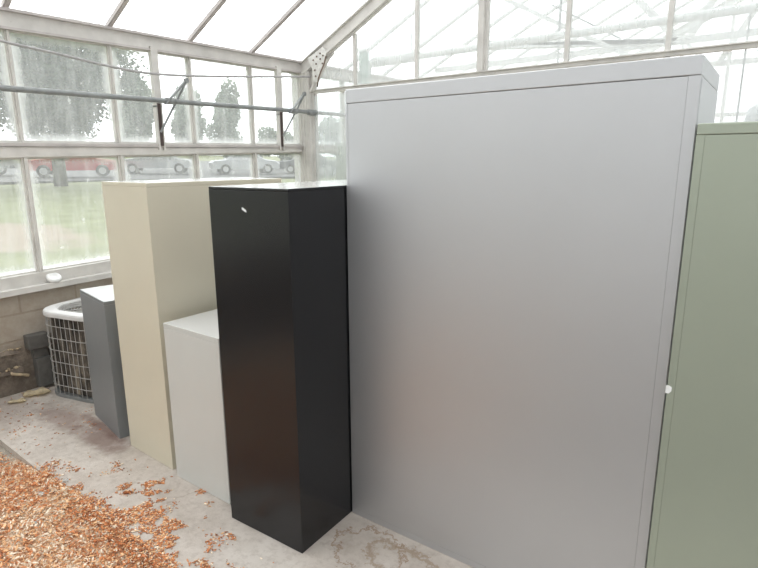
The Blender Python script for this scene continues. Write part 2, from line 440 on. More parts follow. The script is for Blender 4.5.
for i, y in enumerate(ms[:-1]):
    y2 = ms[i+1]
    window(y+.018, y2-.018, lambda q: zs(q)+.085, zrb, M['window_glass'])
    window(y+.014, y2-.014, zrt, zbb, M['window_glass_upper'])
for y in ms:
    if abs(y-4.44) < .01: continue
    bm = bmesh.new(); box(bm, WX-.05, WX-.002, y-.022, y+.022, zs(y)+.08, zrb(y)+.01)
    box(bm, WX-.002, WX+.018, y-.010, y+.010, zs(y)+.084, zrb(y)-.001); trim(bm, M['white_frame'])
    bm = bmesh.new(); box(bm, WX-.05, WX-.002, y-.016, y+.016, zrt(y)-.01, zbb(y)+.01)
    box(bm, WX-.002, WX+.012, y-.007, y+.007, zrt(y), zbb(y)-.001); trim(bm, M['white_frame'])
for y in (-.04, 1.34-.05, 2.72, 4.10, 5.5, 6.9):
    bm = bmesh.new(); box(bm, WX+.0, WX+.045, y-.030, y+.030, zrt(y)+.30, zbb(y)+.03)
    box(bm, WX+.0, WX+.045, y-.030, y-.016, zrt(y)-.055, zrt(y)+.31); box(bm, WX+.0, WX+.045, y+.016, y+.030, zrt(y)-.055, zrt(y)+.31)
    p = trim(bm, M['white_frame'])
    link('dark_channel', B(WX+.004, WX+.047, y-.016, y+.016, zrt(y)-.02, zrt(y)+.33), M['dark_bar'], p)

# corner post (fluted), posts of the partition
bm = bmesh.new()
box(bm, WX-.12, -4.40, 4.42, 4.56, 0, zbb(4.5)+.02)
for k in range(3): box(bm, -4.405, -4.392, 4.425+.045*k, 4.445+.045*k, 0, zbb(4.5))
for k in range(3): box(bm, WX+.01+.04*k, WX+.022+.04*k, 4.412, 4.425, 0, zbb(4.5))
trim(bm, M['white_frame'])

# roof glass and sloping bars
def roof_bar(y, w, h, m, dz=0, left=True):
    x0, x1 = (WX+.02, RX) if left else (OX-.02, RX)
    bm = bmesh.new(); beam(bm, (x0, y, roofz(x0)+dz), (x1, y, RZ+dz), w, h)
    beam(bm, (x0, y, roofz(x0)+dz-h*.6), (x1, y, RZ+dz-h*.6), w*.4, h*.4)
    return bm
bars = ms[:]
bars[bars.index(4.44)] = 4.44
for y in bars:
    if abs(y-4.44) < .01: continue
    for left in (True, False): trim(roof_bar(y, .040, .03, M['bar'], .0, left), M['bar'] if y < 4.5 else M['far_frame'])
bm = bmesh.new()
for left in (True, False):
    xs = (WX-.1, RX) if left else (RX, OX+.1)
    v = [bm.verts.new(p) for p in ((xs[0], Y0, (EAVE-.04 if left else RZ)+.026), (xs[1], Y0, (RZ if left else EAVE-.04)+.026), (xs[1], Y1, (RZ if left else EAVE-.04)+.026), (xs[0], Y1, (EAVE-.04 if left else RZ)+.026))]
    bm.faces.new(v)
struct('ceiling', bm, M['sheet'])
trim(B(RX-.05, RX+.05, Y0, Y1, RZ-.10, RZ+.02), M['white_frame'])

# far side wall (behind the camera's right shoulder)
struct('wall_right', B(OX, OX+.2, Y0, Y1, -.1, .8), M['block'])
e = bpy.data.objects.new('window_%d' % (_wn[0]+1), None); C.objects.link(e); e['kind'] = 'structure'; _wn[0] += 1
link('pane', B(OX+.02, OX+.025, Y0, Y1, .8, EAVE), M['window_glass'], e)
for y in ms[::2]: trim(B(OX-.03, OX+.03, y-.03, y+.03, .8, EAVE), M['white_frame'])
trim(B(OX-.03, OX+.05, Y0, Y1, EAVE-.12, EAVE), M['white_frame'])

# glazed partition: rafter, knee gusset, rail, upright bars, panes
def rafter(y, m, h=.145, w=.07):
    bm = bmesh.new()
    for (xa, xb) in ((WX+.0, RX), (OX, RX)):
        za = roofz(xa)-h*.5-.01; zb = RZ-h*.5-.01
        beam(bm, (xa, y, za), (xb, y, zb), w*.5, h)
        beam(bm, (xa, y, za+h*.5-.008), (xb, y, zb+h*.5-.008), w*1.3, .014)
        beam(bm, (xa, y-.012, za-h*.5+.014), (xb, y-.012, zb-h*.5+.014), w, .022)
    return trim(bm, m)
rafter(4.46, M['white_frame'])
rafter(Y1, M['far_frame'])
bm = bmesh.new(); prism(bm, [(-4.41, 2.44), (-4.395, 2.44), (-4.15, 2.70), (-4.06, 2.765), (-4.06, 2.80), (-4.41, 2.70)], 'y', 4.455, 4.475)
beam(bm, (-4.385, 4.455, 2.42), (-4.14, 4.455, 2.725), .05, .022)
trim(bm, M['white_frame'])
bm = bmesh.new(); beam(bm, (-4.42, GY, 2.418), (OX, GY, 2.40), .05, .036); beam(bm, (-4.42, GY-.03, 2.432), (OX, GY-.03, 2.414), .03, .008)
trim(bm, M['white_frame'])
gb = [(-4.40, .0), (-3.80, .028), (-3.055, .030), (-2.38, .095), (-1.655, .034), (-.94, .034), (-.20, .034), (.55, .095), (1.25, .034), (1.95, .034), (2.65, .034), (3.35, .095), (4.1, .034), (4.9, .034)]
for x, w in gb[1:]:
    bm = bmesh.new(); box(bm, x-w/2, x+w/2, GY-.02, GY+.02, 2.43, roofz(x)-.15)
    if w > .05: box(bm, x-w*.22, x+w*.22, GY-.045, GY-.02, 2.43, roofz(x)-.15)
    trim(bm, M['white_frame'])
    bm = B(x-.02, x+.02, GY-.02, GY+.02, .0, 2.39); trim(bm, M['white_frame'])
edges = gb + [(OX, 0)]
for (xa, _), (xb, _) in zip(edges, edges[1:]):
    a, b = xa+.012, xb-.012
    _wn[0] += 1
    e = bpy.data.objects.new('window_%d' % _wn[0], None); C.objects.link(e); e['kind'] = 'structure'; e.location = (a, GY, 2.4)
    bm = bmesh.new()
    if a < RX < b: poly = [(0, .03), (b-a, .03), (b-a, roofz(b)-.15-2.4), (RX-a, RZ-.15-2.4), (0, roofz(a)-.15-2.4)]
    else: poly = [(0, .03), (b-a, .03), (b-a, roofz(b)-.15-2.4), (0, roofz(a)-.15-2.4)]
    prism(bm, poly, 'y', -.002, .002); link('pane', bm, M['gable_glass'], e)
    link('lower_pane', B(0, b-a, -.002, .002, -1.62, -.02), M['gable_glass'], e)
struct('wall_back', B(-4.42, OX, GY-.05, GY+.05, 0, .78), M['block'])
# end wall behind the camera: block plinth and glazing above
struct('wall_front', B(WX, OX, Y0-.2, Y0, -.1, .9), M['block'])
_wn[0] += 1
e = bpy.data.objects.new('window_%d' % _wn[0], None); C.objects.link(e); e['kind'] = 'structure'
bm = bmesh.new(); prism(bm, [(WX, .9), (OX, .9), (OX, EAVE), (RX, RZ), (WX, EAVE)], 'y', Y0-.105, Y0-.10); link('pane', bm, M['gable_glass'], e)
for k in range(15):
    x = WX+.35+.7*k
    if x < OX: trim(B(x-.03, x+.03, Y0-.12, Y0-.06, .9, roofz(x)), M['white_frame'])
trim(B(WX, OX, Y0-.12, Y0-.05, 2.36, 2.44), M['white_frame'])
# far end wall of the next bay
struct('wall_far', B(WX, OX, Y1, Y1+.15, 0, .8), M['block'])
for k in range(15):
    x = WX+.35+.7*k
    if x < OX: trim(B(x-.025, x+.025, Y1-.02, Y1+.02, .8, roofz(x)-.15), M['far_frame'])
trim(B(WX, OX, Y1-.03, Y1+.03, 2.38, 2.44), M['far_frame'])

# steel bracket where rafter meets post
t = thing('bracket_plate', 'white bolted bracket plate at the corner where the sloping rafter meets the post', 'bracket', (-4.30, 4.40, 2.62))
bm = bmesh.new(); prism(bm, [(-.08, .13), (.14, .215), (.19, .16), (.15, .06), (.09, -.02), (.06, -.12), (-.02, -.12), (-.02, .0)], 'y', .012, .022)
link('plate', bm, M['bracket'], t, bevel=.002)
for (bx, bz) in ((0, .10), (.05, .13), (.10, .155), (.04, .06), (.10, .10), (.14, .13), (.02, .0), (.03, -.06), (.13, .055)):
    bm = bmesh.new(); lathe(bm, [(.009, 0), (.009, .006), (.005, .010)], (0, 0, 0), 8)
    o = link('bolt', bm, M['bolt'], t); o.rotation_euler = (PI/2, 0, 0); o.location = (bx, .012, bz)
bm = bmesh.new(); tube(bm, [(.185, .005, .12), (.165, .0, .05), (.11, .0, -.03), (.075, .0, -.09), (.06, .0, -.17)], .007, 8)
link('edge_strap', bm, M['bolt'], t, smooth=True)

# vent shaft, levers, cable
t = thing('vent_shaft', 'long grey horizontal pipe running across the upper windows', 'pipe', (-4.36, 0, 0))
bm = bmesh.new(); tube(bm, [(0, Y0+.1, 2.15), (0, 1.5, 2.178), (0, 4.39, 2.205), (0, 6.8, 2.215)], .0205, 12)
link('shaft', bm, M['galv'], t, smooth=True)
for y, r, l in ((4.42, .030, .05), (2.75, .027, .04), (4.16, .027, .04)):
    bm = bmesh.new(); tube(bm, [(0, y-l, 2.19+.01*(y-2.7)/1.6), (0, y+l, 2.19+.01*(y-2.7)/1.6)], r, 12); link('coupling', bm, M['galv'], t, smooth=True)
def lever(y, lab, d=0):
    y -= .03; zc = 2.178+(y-1.5)*.0093
    t = thing('vent_lever', lab, 'lever', (-4.36, y, zc), 0, 'vent levers on the pipe')
    bm = bmesh.new(); beam(bm, (.026, -.03, -.03), (.026, .185, .185), .008, .032, up=(1,0,0)); beam(bm, (.026, .0, -.0), (.026, .18, .16), .012, .02, up=(1,0,0))
    link('arm', bm, M['galv'], t, bevel=.002)
    bm = bmesh.new(); tube(bm, [(.020, .185, .175), (.020+.02, .185, .175)], .022, 12); link('pivot', bm, M['galv'], t)
    bm = bmesh.new(); tube(bm, [(.036, .185, .175), (-.10, -.015, -.25)], .009, 8); link('rod', bm, M['galv'], t)
lever(2.745, 'grey folding vent lever on the pipe at the third upper window')
lever(4.14, 'grey folding vent lever on the pipe nearest the corner post')

bm = bmesh.new()
pts = [(1.3, 2.52), (1.54, 2.475), (1.87, 2.445), (2.25, 2.405), (2.58, 2.39), (3.05, 2.42), (3.6, 2.475), (4.2, 2.54), (4.415, 2.563)]
pts = [(-.9, 2.60), (.0, 2.60), (.7, 2.58)] + pts
fine = []
for i in range(len(pts)-1):
    p0, p1, p2, p3 = pts[max(i-1, 0)], pts[i], pts[i+1], pts[min(i+2, len(pts)-1)]
    for s in range(6):
        q = s/6; f = lambda a, b, c, d: .5*((2*b)+(-a+c)*q+(2*a-5*b+4*c-d)*q*q+(-a+3*b-3*c+d)*q**3)
        fine.append((-4.35, f(p0[0], p1[0], p2[0], p3[0]), f(p0[1], p1[1], p2[1], p3[1])))
fine.append((-4.35, 4.415, 2.563))
tube(bm, fine, .0095, 8)
tag(link('cable', bm, M['cable'], smooth=True), 'thin grey cable sagging across the upper windows above the pipe', 'cable')

# ------------------------------------------------------------------ cabinets
def cabinet(name, label, cat, loc, yaw_deg, w, d, h, mat, lip=.03, band=None, left_band=.0, right_band=.0, group=None, seam=None, gap=.0003, tb=.0025, topm=None):
    """sheet-metal cabinet: origin at its front-left floor corner, x along the front, y away from the viewer"""
    t = thing(name, label, cat, loc, math.radians(yaw_deg), group)
    z1 = h-lip
    link('body', B(0, w, 0, d, .001, z1-gap), mat, t, bevel=.0015)
    link('base', B(.006, w-.006, .006, d-.006, 0, .004), M['grey_line'] if seam is None else seam, t)
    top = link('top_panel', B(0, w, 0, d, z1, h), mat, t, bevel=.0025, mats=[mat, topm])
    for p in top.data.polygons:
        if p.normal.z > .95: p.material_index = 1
    return t

# tall wide light grey cabinet (its flat back faces the camera)
W, D, H = 1.297, .49, 1.98
t = thing('storage_cabinet', 'tall wide light grey metal cabinet filling the middle of the picture', 'cabinet', (-1.592, 1.815, 0), math.radians(2.4))
link('body', B(0, W, .004, D, .004, H-.056), M['grey_steel'], t, bevel=.003)
bm = bmesh.new()       # border frame round the back panel
box(bm, 0, .012, 0, .006, .004, H-.056); box(bm, W-.032, W, 0, .006, .001, H-.056); box(bm, .012, W-.032, 0, .006, .001, .03)
link('frame', bm, M['grey_steel'], t)
link('back_panel', B(.0127, W-.0327, .0006, .006, .0308, H-.0568), M['grey_steel'], t)
bm = bmesh.new(); box(bm, 0, W, 0, D, H-.0553, H)
link('top_panel', bm, M['grey_steel'], t, bevel=.003)
bm = bmesh.new(); prism(bm, [(.04, H-.11), (D-.03, H-.11), (D-.03, H-.18), (.04, H-.18)], 'x', W-.001, W+.0012)
bm.free()
link('side_panel', B(W-.001, W+.0015, .012, D-.012, .03, H-.062), M['grey_steel'], t)
bm = bmesh.new(); box(bm, .02, W-.02, D-.002, D+.014, .05, H-.06)
link('door', bm, M['grey_steel'], t, bevel=.003)

# sage green cabinet at the right border
W, D, H = .92, .46, 1.79
t = thing('storage_cabinet', 'sage green metal cabinet at the right edge beside the tall grey one', 'cabinet', (-.289, 1.853, 0), math.radians(2.0))
link('body', B(0, W, .004, D, .004, H-.032), M['green_steel'], t, bevel=.003)
bm = bmesh.new()
box(bm, 0, .022, 0, .006, .004, H-.032); box(bm, W-.022, W, 0, .006, .004, H-.032); box(bm, .022, W-.022, 0, .006, .004, .03)
link('frame', bm, M['green_steel'], t)
link('back_panel', B(.0226, W-.0226, .0006, .006, .0306, H-.0326), M['green_steel'], t)
link('top_panel', B(0, W, 0, D, H-.0316, H), M['green_steel'], t, bevel=.003)
bm = bmesh.new(); prism(bm, [(0, .0), (.010, .0), (.017, .010), (.017, .022), (.010, .027), (0, .027)], 'y', -.0015, .0005)
o = link('edge_tab', bm, M['paper'], t); o['label'] = 'small white tab'; o.location = (-.004, 0, .965)

# black cabinet
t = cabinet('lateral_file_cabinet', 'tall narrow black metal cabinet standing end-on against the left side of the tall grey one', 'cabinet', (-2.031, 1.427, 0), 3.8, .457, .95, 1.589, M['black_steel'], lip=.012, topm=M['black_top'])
bm = bmesh.new(); prism(bm, [(.198, 1.502), (.202, 1.499), (.224, 1.489), (.224, 1.498), (.202, 1.510)], 'y', -.0012, .0005)
s = link('sticker', bm, M['paper'], t); s['label'] = 'small white sticker'
# cream cabinet
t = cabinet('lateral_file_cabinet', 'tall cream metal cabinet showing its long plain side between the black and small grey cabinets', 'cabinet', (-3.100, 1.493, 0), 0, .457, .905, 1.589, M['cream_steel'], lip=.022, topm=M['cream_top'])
# low white cabinet
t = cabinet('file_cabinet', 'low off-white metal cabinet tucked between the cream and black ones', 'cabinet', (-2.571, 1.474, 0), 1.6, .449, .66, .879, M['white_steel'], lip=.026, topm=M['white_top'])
# small mid grey locker
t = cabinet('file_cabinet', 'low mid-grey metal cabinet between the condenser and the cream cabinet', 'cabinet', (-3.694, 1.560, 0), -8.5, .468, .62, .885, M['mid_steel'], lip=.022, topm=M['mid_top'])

# ------------------------------------------------------------------ air-conditioning condenser
def rsq(h, r, n=6):
    out = []
    for k, (sx, sy) in enumerate(((1, 1), (-1, 1), (-1, -1), (1, -1))):
        for i in range(n+1):
            a = PI/2*k + PI/2*i/n
            out.append((sx*(h-r)+r*math.cos(a), sy*(h-r)+r*math.sin(a)))
    return out
t = thing('air_conditioner_condenser', 'old rounded air conditioner condenser with wire guard by the block wall', 'condenser', (-4.150, 1.870, 0), math.radians(15))
def slab(h, r, z0, z1):
    bm = bmesh.new(); prism(bm, rsq(h, r), 'z', z0, z1); return bm
link('base_pan', slab(.300, .165, 0, .028), M['galv'], t, bevel=.004)
link('coil', slab(.272, .145, .035, .60), M['coil'], t)
bm = bmesh.new()
for z in [.095, .185, .275, .365, .455, .545]:
    P = rsq(.298, .165, 12); P = [(x, y, z) for x, y in P]; tube(bm, P+[P[0]], .0028, 6, cap=False)
link('wire_guard', bm, M['ac_wire'], t)
bm = bmesh.new()
def perim(h, r, step):
    P = rsq(h, r, 10); P.append(P[0]); acc = 0; out = []
    for (a, b) in zip(P, P[1:]):
        l = math.hypot(b[0]-a[0], b[1]-a[1]); s = -acc % step if acc else 0
        s = (step - acc) % step if acc > 1e-9 else 0
        while s < l: out.append((a[0]+(b[0]-a[0])*s/l, a[1]+(b[1]-a[1])*s/l)); s += step
        acc = (acc+l) % step
    return out
for (x, y) in perim(.294, .161, .046): tube(bm, [(x, y, .03), (x, y, .612)], .0022, 5)
link('upright_wires', bm, M['ac_wire'], t)
# cover: rolled rim, fan well, wire spiral
bm = bmesh.new(); O = rsq(.308, .170); levels = [(.302, .168, .612), (.306, .170, .616), (.306, .170, .638), (.302, .168, .649), (.292, .162, .654)]
rings = [[bm.verts.new((x, y, z)) for x, y in rsq(h, r)] for h, r, z in levels]
n = len(rings[0])
circ = []
for (x, y) in rsq(.292, .162):
    a = math.atan2(y, x); circ.append((a, x, y))
for rr, z in ((.268, .655), (.262, .648), (.258, .605)):
    rings.append([bm.verts.new((rr*math.cos(a), rr*math.sin(a), z)) for a, _, _ in circ])
for a, b in zip(rings, rings[1:]):
    for k in range(n): bm.faces.new((a[k], a[(k+1)%n], b[(k+1)%n], b[k]))
bmesh.ops.recalc_face_normals(bm, faces=bm.faces)
link('cover', bm, M['ac_white'], t, smooth=False)
bm = bmesh.new()
for k in range(12):
    r = .04+.0195*k
    P = [(r*math.cos(2*PI*i/36), r*math.sin(2*PI*i/36), .640-.010*(1-k/12)) for i in range(36)]; tube(bm, P+[P[0]], .0022, 5, cap=False)
for k in range(6):
    a = PI*k/3+.2; tube(bm, [(.03*math.cos(a), .03*math.sin(a), .632), (.262*math.cos(a), .262*math.sin(a), .645)], .003, 5)
link('fan_guard', bm, M['ac_wire'], t)
bm = bmesh.new(); lathe(bm, [(.05, .60), (.05, .618), (.035, .622)], (0, 0, 0), 20); link('motor', bm, M['ac_dark'], t)
for k in range(3):
    bm = bmesh.new(); a = 2*PI*k/3
    prism(bm, [(.045, -.03), (.20, -.085), (.215, .02), (.045, .03)], 'z', .603, .606)
    o = link('fan_blade', bm, M['ac_wire'], t); o.rotation_euler = (.0, 0, a)

# ------------------------------------------------------------------ things by the block wall
t = thing('junction_box', 'dark grey box fixed low on the block wall left of the condenser', 'box', (WX, 1.555, .22))
link('casing', B(0, .09, -.085, .06, .11, .215), M['box_dark'], t, bevel=.005)
link('lower_casing', B(0, .075, -.045, .055, -.20, .03), M['box_dark'], t, bevel=.005)
link('neck', B(0, .05, -.05, .05, .03, .11), M['box_dark'], t)
bm = bmesh.new(); tube(bm, [(0, 0, 0), (.05, .0, -.01), (.10, .09, -.035)], .011, 8); lathe(bm, [(.02, 0), (.02, .02)], (.0, 0, -.01), 8)
o = tag(link('pipe_stub', bm, M['rubble'], smooth=True), 'short bent pale pipe stub sticking out of the lower block wall', 'pipe'); o.location = (WX, 1.35, .185)
bm = bmesh.new(); lathe(bm, [(.035, 0), (.050, .004), (.052, .022), (.046, .030), (.028, .033), (.024, .026)], (0, 0, 0), 28)
o = tag(link('jar_lid', bm, M['plastic_white'], smooth=True), 'small round white plastic lid lying on the window ledge', 'lid'); o.location = (WX+.035, 1.72, zs(1.72)+.018); o.rotation_euler = (0, math.radians(32), 0)
# broken ledges with crumbs of block
def crumbs(y0, y1, z, n, s, seed):
    rnd = random.Random(seed); bm = bmesh.new()
    for _ in range(n):
        r = rnd.uniform(.4, 1)*s; M4 = Matrix.Translation((WX+.004+rnd.uniform(0, .045), rnd.uniform(y0, y1), z+r*.6)) @ Matrix.Rotation(rnd.uniform(0, 3), 4, 'X') @ Matrix.Rotation(rnd.uniform(0, 3), 4, 'Z') @ Matrix.Diagonal((r*rnd.uniform(.6, 1.4), r, r*.7, 1))
        bmesh.ops.create_icosphere(bm, subdivisions=1, radius=1, matrix=M4)
    return bm
for k, (z, d) in enumerate(((.345, .05), (.20, .06))):
    bm = bmesh.new(); rnd = random.Random(5+k); ya = .2
    prof = []
    while ya < 1.44: prof.append((ya, d*rnd.uniform(.35, 1))); ya += rnd.uniform(.03, .09)
    up = [(y, z+rnd.uniform(-.008, .008)) for y, _ in prof]
    v0 = [bm.verts.new((WX-.001, y, z-.035)) for y, _ in prof]; v1 = [bm.verts.new((WX+dd, y, z-.03)) for y, dd in prof]
    v2 = [bm.verts.new((WX+dd*.9, y, zz)) for (y, dd), (_, zz) in zip(prof, up)]; v3 = [bm.verts.new((WX-.001, y, zz)) for y, zz in up]
    for i in range(len(prof)-1):
        for a, b in ((v0, v1), (v1, v2), (v2, v3)): bm.faces.new((a[i], a[i+1], b[i+1], b[i]))
    trim(bm, M['block'])
o = link('block_rubble', crumbs(.9, 1.45, .345, 45, .012, 3), M['rubble']); o['kind'] = 'stuff'; tag(o, 'crumbs of broken block lying along the upper cracked course of the wall', 'rubble')
o = link('block_rubble', crumbs(.9, 1.45, .20, 40, .013, 4), M['rubble']); o['kind'] = 'stuff'; tag(o, 'crumbs of broken block lying along the lower cracked course of the wall', 'rubble')

def dry_leaf(loc, L, Wd, rot, curl, lab, m, nm='dry_leaf', cat='leaf'):
    bm = bmesh.new(); nU, nV = 14, 6; g = []
    rnd = random.Random(int(L*1000))
    for i in range(nU+1):
        u = i/nU; w = Wd*math.sin(PI*min(1, .08+u*.9))**.7*(1+.25*math.sin(9*u+1)); row = []
        for j in range(nV+1):
            v = j/nV*2-1
            row.append(bm.verts.new(((u-.5)*L, v*w/2, .004+curl*(v*v)*w+curl*.5*abs(u-.5)**2*L+.006*math.sin(7*u+3*v)**2)))
        g.append(row)
    for i in range(nU):
        for j in range(nV): bm.faces.new((g[i][j], g[i+1][j], g[i+1][j+1], g[i][j+1]))
    r = bmesh.ops.solidify(bm, geom=bm.faces[:], thickness=.0012)
    o = link(nm, bm, m, smooth=True); o.location = loc; o.rotation_euler = (0, 0, rot); return tag(o, lab, cat)
dry_leaf((-4.375, 1.455, .001), .18, .12, 1.2, .2, 'large curled yellowish dry leaf on the floor beside the condenser', M['leaf_dry'])
dry_leaf((-4.34, 1.31, .001), .12, .06, 1.0, .2, 'smaller pale dry leaf on the floor in front of the larger leaf', M['leaf_dry'])
dry_leaf((-2.63, 1.22, .001), .045, .022, .9, .05, 'single dark red chip lying alone on the concrete in front of the cream cabinet', M['chip_a'], 'wood_chip', 'chip')

# ------------------------------------------------------------------ wood chips
rng = np.random.default_rng(11)
def chips(n, seed, field, sizes):
    rng = np.random.default_rng(seed); V = []; F = []; MI = []
    k = 0; tries = 0
    while k < n and tries < n*60:
        tries += 1
        x, y = rng.uniform(-4.5, -1.35), rng.uniform(-.2, 1.62)
        if rng.random() > field(x, y): continue
        base = 0.0 if y > 1.035 else max(bed_h(x, y), -.05)
        L = rng.uniform(*sizes)*(.7+.6*rng.random()); w = L*rng.uniform(.18, .5); a = rng.uniform(0, 2*PI)
        tilt = rng.normal(0, .35 if y < 1.05 else .12); roll = rng.normal(0, .4 if y < 1.05 else .15)
        z = base + .003 + abs(math.sin(tilt))*L*.5 + abs(math.sin(roll))*w*.5 + (rng.uniform(0, .014) if y < 1.05 else 0)
        ca, sa = math.cos(a), math.sin(a); pts = []
        for u, v, zz in ((-.5, -.15, 0), (-.2, -.5, 0), (.25, -.42, 0), (.5, .05, 0), (.15, .5, 0), (-.3, .38, 0)):
            u += rng.normal(0, .06); v += rng.normal(0, .08)
            px, py = u*L, v*w; pz = px*math.sin(tilt)+py*math.sin(roll)+.12*w*(1-4*u*u)
            pts.append((x+px*ca-py*sa, y+px*sa+py*ca, z+pz))
        b = len(V); V += pts; V += [(p[0], p[1], p[2]-.002) for p in pts]
        F.append(tuple(range(b, b+6)))
        for q in range(6): F.append((b+q, b+6+q, b+6+(q+1)%6, b+(q+1)%6))
        pn = mn.noise(Vector((x*3.1, y*4.5, 1.0))) + .6*mn.noise(Vector((x*9, y*9, 5.0))) + (.25 if y > .85 else 0)
        c = rng.choice(4, p=((.14, .05, .46, .35) if pn < -.05 else (.42, .16, .17, .25))) if y < 1.04 else rng.choice(4, p=(.44, .22, .11, .23))
        MI += [c]*7; k += 1
    me = bpy.data.meshes.new('wood_chips'); me.from_pydata(V, [], F)
    for mm in ('chip_a', 'chip_b', 'chip_c', 'chip_d'): me.materials.append(M[mm])
    me.polygons.foreach_set('material_index', MI); me.update()
    o = bpy.data.objects.new('wood_chips', me); C.objects.link(o); o['kind'] = 'stuff'; return o
def clump(x, y):
    return .5+.5*math.sin(6.1*x+3*y+1)*math.sin(4.7*y-5.2*x+.4) 
def clump2(x, y):
    return .5+.5*math.sin(17*x+9*y)*math.sin(23*y-11*x+2)
def fbed(x, y):
    lim = 1.03 if x > -3.0 else 1.0 + .03*math.sin(5*x+1)
    if x < -3.75: return 0.02
    if x < -3.45: return .5 if y < .99 else .02
    if y < lim: return 1.0
    return 0.0
tag(chips(40000, 3, fbed, (.006, .019)), 'thick litter of orange and straw coloured wood chips covering the bed', 'wood chips')
def fspill(x, y):
    if y < .97 or x < -4.45: return 0
    e = y-.97
    patch = mn.noise(Vector((x*5.5, y*5.5, 3.0)))*.7 + mn.noise(Vector((x*16, y*16, 8.0)))*.5      # -1..1
    reach = .03 + .07*max(0, min(1, (x+3.25)/.4)) + .15*math.exp(-((x+2.30)/.40)**2)
    d = 0.0
    if x > -3.35: d = 1/(1+math.exp((e-reach*(1+3.0*patch))/.022))
    for (cx, cy, r, k) in ((-2.86, 1.27, .05, .5), (-2.62, 1.17, .04, .5), (-2.95, 1.33, .03, .4), (-2.05, 1.15, .07, .5), (-1.95, 1.27, .05, .5), (-2.32, 1.22, .06, .6), (-3.25, 1.09, .05, .5)):
        q = ((x-cx)**2+(y-cy)**2)/(r*r)
        if q < 4: d = max(d, k*math.exp(-q)*(patch > -.1))
    if e > .07 and patch < -.28: d *= .25
    d += .004*(patch > .1)*(y < 1.42)
    if -4.1 < x < -3.5 and 1.15 < y < 1.5: d += .03*(patch > .2)
    return min(1, d)
tag(chips(9500, 5, fspill, (.005, .017)), 'loose orange chips spilled over the edge onto the concrete floor', 'wood chips')
# a few pale scraps in the litter
for k, (x, y, s, r) in enumerate(((-2.95, .93, .05, .4), (-2.72, .82, .045, 2.0), (-3.0, 1.07, .035, .8))):
    o = dry_leaf((x, y, .012 if y < 1.03 else .001), s, s*.6, r, .35, ['white papery scrap on the chips farthest left', 'white papery scrap on the chips nearest the camera', 'white papery scrap on the concrete by the chip edge'][k], M['paper'], 'paper_scrap', 'scrap')

# ------------------------------------------------------------------ next bay seen through the partition
PB = M['far_frame']
t = thing('heating_pipe', 'pale horizontal pipe with ribbed left end behind the glass partition', 'pipe', (0, 5.2, 2.79))
bm = bmesh.new(); tube(bm, [(-4.10, 0, -.01), (4.6, 0, 0)], .036, 12); link('pipe', bm, PB, t, smooth=True)
bm = bmesh.new(); P = []; R = []
for k in range(29): P.append((-4.13+.02*k, 0, -.01)); R.append(.058 if k % 2 else .046)
tube(bm, P, R, 12); tube(bm, [(-4.13, 0, -.01), (-4.19, 0, -.03), (-4.21, 0, -.08), (-4.21, 0, -.14)], .042, 12)
link('ribbed_hose', bm, PB, t)
for x in (-3.6, -2.0, -.4, 1.2): 
    bm = bmesh.new(); tube(bm, [(x, 0, .03), (x, 0, roofz(x)-2.79-.01)], .007, 6); link('hanger', bm, M['galv'], t)
t = thing('hanging_box', 'narrow pale green metal box hanging beside the ribbed hose behind the glass', 'box', (-4.10, 5.0, 2.53))
link('casing', B(-.04, .04, -.04, .04, 0, .33), M['pale_green'], t, bevel=.004); link('cap', B(-.05, .05, -.05, .05, .33, .36), PB, t)
def chord(y, z, lab, diag):
    t = thing('roof_truss', lab, 'truss', (0, y, z), 0, 'roof trusses in the next bay')
    bm = bmesh.new(); beam(bm, (WX+.06+max(0, (z-roofz(WX)))/SL, 0, 0), (OX-.06-max(0, (z-roofz(WX)))/SL, 0, 0), .05, .06); link('chord', bm, PB, t)
    for (xa, za, xb, zb) in diag:
        bm = bmesh.new(); beam(bm, (xa, 0, za-z), (xb, 0, zb-z), .05, .11, up=(0, 1, 0)); link('web', bm, PB, t)
chord(6.6, 2.86, 'pale roof truss nearest behind the glass partition', [(-3.70, 3.08, -1.25, 2.86), (-3.55, 3.12, -1.4, 2.86), (-2.2, 3.8, -1.3, 2.87), (-.2, 4.7, -1.2, 2.87), (-.2, 4.7, .8, 2.87)])
chord(8.7, 2.9, 'pale roof truss second behind the glass partition', [(-2.2, 3.8, -1.3, 2.9), (-.2, 4.7, -1.2, 2.9), (-.2, 4.7, .8, 2.9)])
t = thing('diagonal_brace', 'pale diagonal brace sloping down to the right behind the glass partition', 'brace', (0, 5.5, 0))
bm = bmesh.new(); beam(bm, (-3.05, 0, 3.46), (-1.15, 0, 2.42), .04, .10, up=(0, 1, 0)); link('bar', bm, PB, t)
bm = bmesh.new(); tube(bm, [(-1.16, 0, 2.45), (-1.16, 0, 2.88)], .02, 8); link('strut', bm, PB, t)
for (x, y, lab) in ((-2.06, 5.5, 'thin wire hanging beside the wide upright of the partition'), (-.62, 6.0, 'thin wire hanging behind the glass above the green cabinet')):
    bm = bmesh.new(); tube(bm, [(0, 0, 2.2 if x < -1 else 1.9), (0, 0, roofz(x)-.01)], .008, 6)
    o = tag(link('hanging_wire', bm, M['galv']), lab, 'wire'); o.location = (x, y-.12, 0)
bm = bmesh.new(); tube(bm, [(-2.2, 0, 3.13), (-1.55, 0, 2.75)], .008, 6); o = tag(link('tie_wire', bm, M['galv']), 'thin slanting tie wire crossing the hanging wire behind the partition', 'wire'); o.location = (0, 5.52, 0)
o = tag(link('wall_panel', B(-.35, .35, -.015, .015, 0, 1.89), M['pale_board'], bevel=.003), 'pale upright panel standing behind the corner of the glass partition', 'panel'); o.location = (-3.93, 4.72, 0)
t = thing('storage_tank', 'grey round-topped tank behind the glass above the green cabinet', 'tank', (-.17, 5.5, 0))
